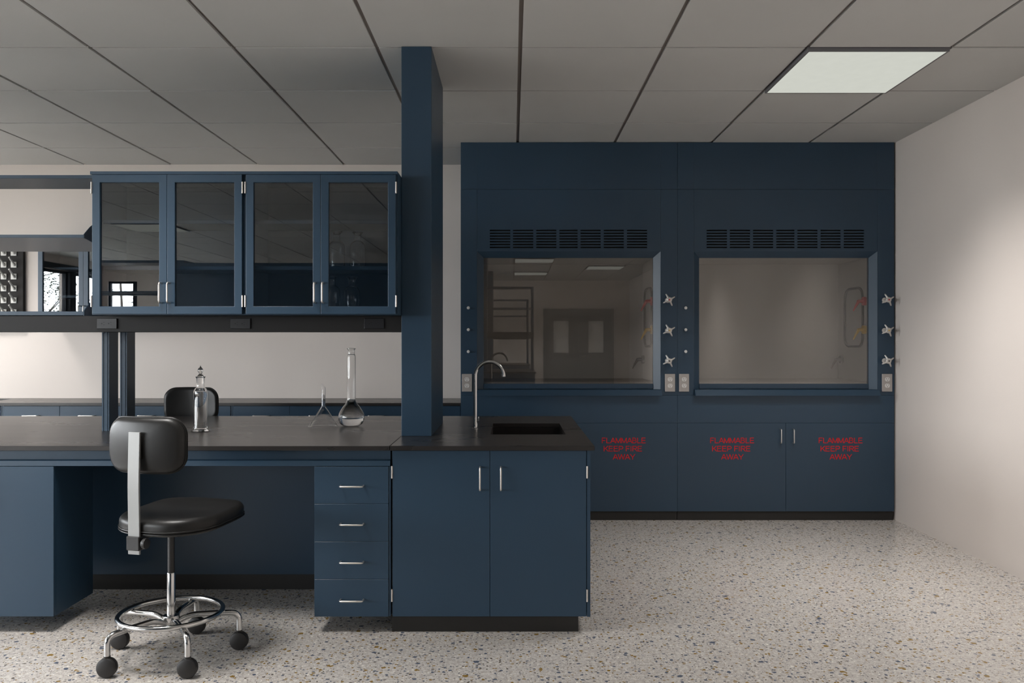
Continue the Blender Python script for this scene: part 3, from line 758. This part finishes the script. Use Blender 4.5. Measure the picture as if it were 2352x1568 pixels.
def cushion(bm, w, dpt, h, r, edge, crown, fn, taper=0.0, bulge=.03, crown2=None):
    """puffy pad; fn maps (u, v, w) to the chair's space"""
    ol = rrect(w, dpt, r, 13, taper, bulge); L = []
    def lvl(inset, z):
        return [(u * (1 - 2 * inset / w), v * (1 - 2 * inset / dpt), z) for u, v in ol]
    K = 6
    c2 = crown if crown2 is None else crown2
    for s in (.15, .4, .65, .85): L.append([(u * s, v * s, -c2 * (1 - s ** 2.4)) for u, v in [(p[0] * (1 - 2 * edge / w), p[1] * (1 - 2 * edge / dpt)) for p in ol]])
    for k in range(K + 1):
        a = math.pi / 2 * k / K; L.append(lvl(edge * (1 - math.sin(a)), edge * (1 - math.cos(a))))
    for k in range(K + 1):
        a = math.pi / 2 * k / K; L.append(lvl(edge * (1 - math.cos(a)), h - edge + edge * math.sin(a)))
    for s in (.85, .65, .4, .15): L.append([(u * s, v * s, h + crown * (1 - s ** 2.4)) for u, v in [(p[0] * (1 - 2 * edge / w), p[1] * (1 - 2 * edge / dpt)) for p in ol]])
    R = [[bm.verts.new(fn(*p)) for p in lv] for lv in L]; n = len(ol)
    for A, D in zip(R, R[1:]):
        for k in range(n): f = bm.faces.new((A[k], A[(k + 1) % n], D[(k + 1) % n], D[k])); f.smooth = True
    for ring, z in ((R[0], -c2), (R[-1], h + crown)):
        c = bm.verts.new(fn(0, 0, z))
        for k in range(n): f = bm.faces.new((ring[k], ring[(k + 1) % n], c)); f.smooth = True
    return ol
def make_chair(loc, rz, label):
    t = thing('lab_chair', label, 'chair', (0, 0, 0), 'black laboratory chairs')
    ORG[t.name] = Vector((0, 0, 0))
    # five curved legs with casters
    for k in range(5):
        a = math.radians(32 + 72 * k); ca, sa = math.cos(a), math.sin(a)
        P = lambda r, z: (r * ca, r * sa, z)
        pts = fillet([P(.02, .150), P(.06, .168), P(.095, .176), P(.215, .172), P(.284, .165), P(.284, .078)], .055, 8)
        b = B(); tube(b, pts, .0125, 16); lg = obj('leg', b, 'chrome', t); lab(lg, 'bent chrome tube leg')
        # twin wheel caster, trailing
        tw = math.radians(105)
        ux, uy = math.cos(tw), math.sin(tw)          # wheel axle direction
        b = B()
        cx, cy = .284 * ca, .284 * sa
        for s in (-1, 1):
            prof = [(0, .020), (.030, .020), (.0385, .016), (.0405, .011), (.0405, .004), (.037, .002), (0, .002)]
            q = B(); lathe(q, prof, 0, 0, 0, 28)
            bmesh.ops.rotate(q, verts=q.verts, cent=(0, 0, 0), matrix=Matrix.Rotation(math.radians(90), 3, 'Y'))
            if s < 0: bmesh.ops.rotate(q, verts=q.verts, cent=(0, 0, 0), matrix=Matrix.Rotation(math.pi, 3, 'Z'))
            bmesh.ops.rotate(q, verts=q.verts, cent=(0, 0, 0), matrix=Matrix.Rotation(tw, 3, 'Z'))
            bmesh.ops.translate(q, verts=q.verts, vec=(cx, cy, .0407))
            me = bpy.data.meshes.new('tmp'); q.to_mesh(me); q.free(); b.from_mesh(me); bpy.data.meshes.remove(me)
        cyl(b, (.284 * ca, .284 * sa, .045), (.284 * ca, .284 * sa, .088), .0135, 16)
        tube(b, [(cx + ux * .004, cy + uy * .004, .0407 + .0), (cx - ux * .004, cy - uy * .004, .0407)], .034, 20)
        lab(obj('caster', b, 'plastic', lg), 'black twin-wheel caster')
    # foot ring
    b = B(); tube(b, [(.214 * math.cos(2 * math.pi * k / 56), .214 * math.sin(2 * math.pi * k / 56), .192) for k in range(56)], .0115, 14, closed=True); lab(obj('foot_ring', b, 'chrome', t), 'chrome foot ring')
    # hub, outer and inner column
    b = B(); lathe(b, [(0, .135), (.026, .135), (.030, .150), (.036, .176), (.034, .182), (.018, .184), (0, .184)], seg=32); obj('hub', b, 'chrome', t)
    b = B(); lathe(b, [(0, .180), (.0180, .180), (.0180, .366), (.0165, .369), (0, .369)], seg=32); lab(obj('column_sleeve', b, 'chrome', t), 'chrome outer column')
    b = B(); lathe(b, [(0, .36), (.0148, .36), (.0148, .584), (0, .584)], seg=32); lab(obj('gas_column', b, 'plastic', t), 'black inner column')
    # seat
    so = .028
    def sf(u, v, w):
        dip = .008 * math.cos(min(1, abs(v) / .21) * math.pi / 2) if w > .04 else 0
        roll = -.020 * max(0, (v - .10) / .12) ** 2
        return (u + .045, v + so, .584 + w + roll - dip + .05 * v)
    b = B(); ol = cushion(b, .462, .490, .074, .185, .028, .010, sf, taper=.05, bulge=.02, crown2=.0)
    st = obj('seat', b, 'leather', t); lab(st, 'black padded vinyl seat')
    for zz in (.014, .024):
        b = B(); tube(b, [sf(u * 1.003, v * 1.003, zz) for u, v in ol], .0030, 8, closed=True); obj('piping', b, 'leather', st)
    bx('seat_plate', 'plastic', t, -.09, .09, -.10, .14, .566, .584, bev=.003)
    # back bar, clamp, arm, knob
    by = -.232
    b = B(); prof = fillet([(0, by, .505), (0, by, .62), (0, by - .004, .80), (0, by + .002, 1.008)], .06, 6)
    for (p, q) in [(prof[i], prof[i + 1]) for i in range(len(prof) - 1)]: pass
    W2, T2 = .0275, .0045; rings = []
    for p in prof:
        rings.append([b.verts.new((sx * W2, p[1] + sy * T2, p[2])) for sx, sy in ((-1, -1), (1, -1), (1, 1), (-1, 1))])
    for A, D in zip(rings, rings[1:]):
        for k in range(4): b.faces.new((A[k], A[(k + 1) % 4], D[(k + 1) % 4], D[k]))
    b.faces.new(rings[0][::-1]); b.faces.new(rings[-1])
    bmesh.ops.remove_doubles(b, verts=b.verts, dist=1e-5)
    es = [e for e in b.edges if abs(e.verts[0].co.z - e.verts[1].co.z) > .001 or e.verts[0].co.z in (rings[0][0].co.z if rings[0][0].is_valid else 0,)]
    bmesh.ops.bevel(b, geom=es, offset=.0012, segments=2, affect='EDGES')
    lab(obj('back_bar', b, 'bar', t), 'flat satin metal bar')
    bx('clamp', 'plastic', t, -.031, .031, by - .012, by + .020, .522, .580, bev=.003)
    b = B(); prism = [(-.09, .0), ]
    box(b, -.024, .024, by + .015, -.05, .560, .5775, bev=.002); obj('back_arm', b, 'plastic', t)
    b = B(); lathe(b, [(0, 0), (.007, 0), (.007, .008), (.020, .010), (.0225, .016), (.0215, .026), (0, .029)], 0, 0, 0, 26)
    bmesh.ops.rotate(b, verts=b.verts, cent=(0, 0, 0), matrix=Matrix.Rotation(math.radians(90), 3, 'Y')); bmesh.ops.translate(b, verts=b.verts, vec=(.030, by + .006, .551))
    lab(obj('adjusting_knob', b, 'plastic', t), 'round black knob')
    # back rest, curved forward at the sides
    def bf(u, v, w):
        return (u, by + .012 + (.060 - w) + 1.15 * u * u + .05 * (v / .12) ** 2 * .15, .948 + v)
    b = B(); ol = cushion(b, .358, .228, .052, .070, .022, .004, bf, bulge=.025, crown2=.006)
    bk = obj('backrest', b, 'leather', t); lab(bk, 'black padded vinyl backrest')
    for zz in (.018, .027):
        b = B(); tube(b, [bf(u * 1.004, v * 1.004, zz) for u, v in ol], .0028, 8, closed=True); obj('piping', b, 'leather', bk)
    bx('backrest_mount', 'plastic', t, -.02, .02, by + .0045, by + .020, .90, .99)
    t.location = loc; t.rotation_euler = (0, 0, rz)
    return t
ch = make_chair((-1.497, 3.656, 0), math.radians(-15), 'black swivel lab chair in front of the bench, its metal back bar towards the viewer')
# the far chair faces the bench from the other side
cz = PX(445.5, 5.76)
dup(ch, (cz, 5.76 - .19, 0), math.radians(180), 'black lab chair behind the bench, only its backrest top visible')

# ------------------------------------------------------------------ glassware
def vessel(name, label, cat, loc, prof_out, th, group=None, bottom=.004, seg=48, top_r=None):
    """open thin-walled glass vessel from its outer profile (bottom centre to lip)"""
    t = thing(name, label, cat, loc, group) if False else None
    inner = []
    for r, z in reversed(prof_out):
        if r <= th: continue
        inner.append((r - th, max(z, bottom)))
    prof = [(0, 0)] + [p for p in prof_out if p[0] > 0] + inner + [(0, bottom)]
    # drop repeats
    cl = [prof[0]]
    for p in prof[1:]:
        if math.hypot(p[0] - cl[-1][0], p[1] - cl[-1][1]) > 1e-5: cl.append(p)
    b = B(); lathe(b, cl, 0, 0, 0, seg)
    o = obj(name, b, 'glass'); o.location = loc
    tag(o, label, cat, group); ORG[o.name] = Vector((0, 0, 0)); return o
def smooth_prof(pts, n=5):
    return [(p[0], p[2]) for p in fillet([(r, 0, z) for r, z in pts], .02, n)]
# stoppered cylinder with water
bd = 4.576; bxx = PX(460.5, bd); q = F / bd
t = thing('glass_cylinder', 'tall stoppered glass cylinder of clear liquid on the worktop', 'glassware', (bxx, bd, CT + .0005))
S = 1 / q
body = [(0, 0), (.0500, 0), (.0520, .003), (.0480, .007), (.0390, .013), (.0362, .022), (.0360, .205), (.0356, .214), (.0342, .223), (.0312, .231), (.0268, .237), (.0232, .2405), (.0218, .246), (.0215, .254), (.0215, .290), (.0260, .297), (.0260, .300)]
def shell(prof, th, bottom):
    inner = [(max(.0005, min(r, .036) - th), max(z, bottom)) for r, z in reversed(prof) if r > th and z >= .012 and z < .299]
    res = [p for p in prof if True] + [(.0190, .300)] + inner + [(0, bottom)]
    cl = [res[0]]
    for p in res[1:]:
        if math.hypot(p[0] - cl[-1][0], p[1] - cl[-1][1]) > 1e-5: cl.append(p)
    return cl
def at_origin(b, loc): bmesh.ops.translate(b, verts=b.verts, vec=loc)
b = B(); lathe(b, shell(body, .0022, .010), 0, 0, 0, 56); at_origin(b, (bxx, bd, CT + .0005)); obj('cylinder_body', b, 'glass', t)
b = B(); lathe(b, [(0, .0098), (.0335, .0118), (.0339, .022), (.0339, .205), (.0334, .2135), (.0326, .218), (0, .218)], 0, 0, 0, 48); at_origin(b, (bxx, bd, CT + .0005)); lab(obj('liquid', b, 'water', t), 'clear liquid')
b = B(); lathe(b, [(0, .262), (.0160, .262), (.0185, .302), (.0120, .310), (.0065, .315), (.0070, .318), (.0135, .326), (.0150, .334), (.0125, .343), (.0060, .350), (.0020, .356), (0, .364)], 0, 0, 0, 40); at_origin(b, (bxx, bd, CT + .0005)); lab(obj('stopper', b, 'glass', t), 'pointed glass stopper')
# upturned funnel
fd = 4.81; fx = PX(743, fd)
b = B(); seg = 48; th = .0018
prof = [(.0855, .0), (.0860, .003), (.0125, .116), (.0110, .122), (.0110, .232), (.0092, .232), (.0092, .121), (.0105, .114), (.0838, .003), (.0835, .0)]
lathe(b, prof, 0, 0, 0, seg, close=True)
for v in b.verts:
    if v.co.z > .225: v.co.z += .012 * (-v.co.x) / .011 + .006
o = obj('glass_funnel', b, 'glass'); o.location = (fx, fd, CT + .0006); tag(o, 'clear glass funnel standing upside down on the worktop', 'glassware')
# volumetric flask
vd = 4.859; vx_ = PX(807, vd)
out = [(0, 0), (.040, 0), (.060, .008), (.072, .026), (.0765, .050), (.072, .074), (.052, .108), (.034, .130), (.0265, .145), (.0245, .160), (.0243, .405), (.0225, .413), (.0190, .418), (.0190, .444), (.0255, .449), (.0255, .453), (.0180, .454)]
out = [(p[0], p[2]) for p in fillet([(r, 0, z) for r, z in out], .014, 3)]
inner = [(.0172, .450), (.0172, .416), (.0222, .404), (.0224, .160), (.0243, .146), (.032, .129), (.050, .107), (.0698, .073), (.0742, .050), (.0698, .027), (.058, .010), (.038, .003), (0, .003)]
b = B(); lathe(b, out + inner, 0, 0, 0, 56)
ff = thing('volumetric_flask', 'long-necked glass flask with round bulb on the worktop', 'glassware', (vx_, vd, CT + .0005))
ORG[ff.name] = Vector((0, 0, 0)); o = obj('flask_body', b, 'glass', ff)
b = B(); lathe(b, [(0, .0031), (.038, .0031), (.058, .0101), (.0697, .0271), (.0741, .050), (.0697, .073), (.0499, .107), (.0319, .129), (.0242, .146), (.0223, .156), (0, .156)], 0, 0, 0, 56); lab(obj('liquid', b, 'water', ff), 'clear liquid filling the bulb')
(lambda *a: None)(o, 'long-necked glass flask with round bulb on the worktop', 'glassware')
# reagent bottles in the right glass cabinet
bot = [(0, 0), (.034, 0), (.0385, .004), (.0390, .012), (.0390, .098), (.0365, .112), (.028, .124), (.019, .130), (.0165, .136), (.0165, .160), (.0255, .170), (.0262, .174), (.0200, .175)]
ib = [(.0140, .170), (.0140, .136), (.0165, .127), (.026, .1205), (.0342, .110), (.0368, .097), (.0368, .012), (.034, .006), (0, .006)]
b = B(); lathe(b, bot + ib, 0, 0, 0, 40)
bl = obj('reagent_bottle', b, 'glass'); tag(bl, 'x', 'bottle', 'clear reagent bottles in the cabinet')
spots = [(773.5, 4.40, 1.7715, 1.10, 'clear glass bottle on the cabinet shelf, left of its pair'), (821.5, 4.43, 1.7715, 1.10, 'clear glass bottle on the cabinet shelf, right of its pair'),
         (763, 4.42, 1.5338, 1.12, 'clear glass bottle on the cabinet floor, half behind the door frame'), (808.5, 4.46, 1.5338, 1.12, 'clear glass bottle on the cabinet floor, fully in view')]
for k, (px, dd, zz, s, lb) in enumerate(spots):
    o = bl if k == 0 else bl.copy()
    if k: C.objects.link(o)
    o.location = (PX(px, dd), dd, zz); o.scale = (s * .98, s * .98, s); o['label'] = lb

# ------------------------------------------------------------------ benches behind the viewer (seen mirrored in the glass)
def rear_bench(y0, label):
    y1 = y0 + 1.58
    t = thing('island_bench', label, 'bench', (-2.5, (y0 + y1) / 2, 0))
    b = B(); box(b, -5.4, .3715, y0 + .02, y1 - .02, DB, CB - .001); obj('base', b, 'blue', t)
    bx('toe_kick', 'black', t, -5.35, .3154, y0 + .06, y1 - .06, 0, DB - .001)
    bx('worktop', 'epoxy', t, -5.5, .390, y0, y1, CB, CT, bev=.002)
    ym = (y0 + y1) / 2
    for s_ in (-.30, .165):
        for xa, xb in ((-5.48, -.58), (-.415, .365)): bx('raceway', 'rail', t, xa, xb, ym + s_, ym + s_ + .135, 1.43, 1.54)
    bx('column', 'blue', t, -.5766, -.4195, ym - .35, ym + .35, CT + .0005, HC - .0005)
    for x in (-5.46, .345):
        for s in (-.155, .06): bx('post', 'blue', t, x - .02, x + .02, ym + s, ym + s + .1, CT + .0005, 2.279)
    bx('upper_cabinet', 'blue', t, -3.72, -.578, ym - .52, ym + .52, 1.545, 2.245, bev=.002)
    for (xa, xb) in ((-5.48, -3.75), (-.415, .365)):
        bx('header', 'blue', t, xa, xb, ym - .16, ym + .16, 2.2795, 2.31)
        bx('shelf', 'blue', t, xa, xb, ym - .30, ym - .16, 1.93, 1.95); bx('shelf', 'blue', t, xa, xb, ym + .165, ym + .30, 1.93, 1.95)

rear_bench(-2.05, 'island bench nearest behind the viewer, mirrored in the hood sash')
rear_bench(-6.35, 'island bench farthest behind the viewer, mirrored in the hood sash')

# ------------------------------------------------------------------ outdoors
b = B(); box(b, -40, XL - .21, -30, 30, -.35, -.25); g = obj('outdoor_ground', b, 'ground'); struct(g)
def make_tree(h=7.0, seed=1):
    rnd = random.Random(seed); b = B(); lv = B()
    def leaf(p, s):
        n = Vector((rnd.uniform(-1, 1), rnd.uniform(-1, 1), rnd.uniform(-1, 1))).normalized(); u, v = frame_of(n)
        vs = [lv.verts.new(p + u * s * a + v * s * c) for a, c in ((-1, 0), (0, -.5), (1, 0), (0, .5))]; lv.faces.new(vs)
    def branch(p, d, L, r, depth):
        pts = [p]; rs = [r]; q = p.copy(); dd = d.copy()
        for k in range(5):
            dd = (dd + Vector((rnd.uniform(-.22, .22), rnd.uniform(-.22, .22), rnd.uniform(-.05, .16)))).normalized()
            q = q + dd * L / 5; pts.append(q.copy()); rs.append(r * (1 - .16 * (k + 1)))
        tube(b, pts, rs, 5, smooth=False)
        if depth >= 2:
            for k in range(20): leaf(pts[rnd.randint(1, 5)] + Vector((rnd.uniform(-.15, .15), rnd.uniform(-.15, .15), rnd.uniform(-.15, .15))), rnd.uniform(.014, .036))
        if depth < 3:
            for k in range(4 if depth else 13):
                i = rnd.randint(1, 5) if depth else 1 + int(k * 4 / 12); a = rnd.uniform(0, 6.28)
                nd = (Vector((math.cos(a), math.sin(a), rnd.uniform(.15, .8)))).normalized()
                branch(pts[i], nd, L * (.42 if depth == 0 else .52), rs[i] * .5, depth + 1)
    branch(Vector((0, 0, 0)), Vector((0, 0, 1)), h * .8, .05, 0)
    t = thing('garden_tree', 'bare-branched tree outside, mirrored in the far wall cabinet', 'tree', (0, 0, 0), 'trees outside the windows')
    obj('trunk', b, 'bark', t); obj('foliage', lv, 'leaf', t, recalc=False); return t
tr = make_tree(6.5, 3); tr.location = (-10.7, -5.4, -.25)
for k, (x, y, a) in enumerate(((-13.2, 2.2, 1.1), (-15.5, -9.6, 4.2), (-9.65, -12.4, 5.1))):
    dup(tr, (x, y, -.25), a, ['leafy tree outside the windows near the far wall', 'leafy tree outside the windows behind the viewer',
        'leafy tree behind the corner window, mirrored in the left glass cabinet'][k])

# ------------------------------------------------------------------ world and portals
W = bpy.data.worlds.new('World'); SC.world = W; W.use_nodes = True
bg = W.node_tree.nodes['Background']; bg.inputs['Color'].default_value = (0.97, 0.97, 1.0, 1); bg.inputs['Strength'].default_value = 26.0
def portal(loc, rot, sx, sy):
    L = bpy.data.lights.new('window_portal', 'AREA'); L.shape = 'RECTANGLE'; L.size = sx; L.size_y = sy; L.cycles.is_portal = True
    o = bpy.data.objects.new('window_portal', L); C.objects.link(o); o.location = loc; o.rotation_euler = rot
for a, c in wins: portal((XL - .13, (a + c) / 2, (WZ0 + WZ1) / 2), (0, math.radians(-90), 0), WZ1 - WZ0, c - a)
portal(((RW[0] + RW[1]) / 2, YF - .13, 1.76), (math.radians(90), 0, 0), .58, 1.62)

# ------------------------------------------------------------------ camera and view
cam = bpy.data.cameras.new('camera'); cam.sensor_width = 36; cam.lens = F / 2352 * 36; cam.clip_start = .05; cam.clip_end = 200
co = bpy.data.objects.new('camera', cam); C.objects.link(co); co.location = (0, 0, H); co.rotation_euler = (math.radians(90), 0, 0)
SC.camera = co
SC.view_settings.view_transform = 'Standard'; SC.view_settings.look = 'None'; SC.view_settings.gamma = 1; SC.view_settings.exposure = -0.22
SC.view_settings.use_curve_mapping = False
cy = SC.cycles
cy.use_denoising = True; cy.max_bounces = 10; cy.diffuse_bounces = 5; cy.glossy_bounces = 5; cy.transmission_bounces = 10; cy.transparent_max_bounces = 12
cy.caustics_reflective = False; cy.caustics_refractive = False; cy.sample_clamp_indirect = 6
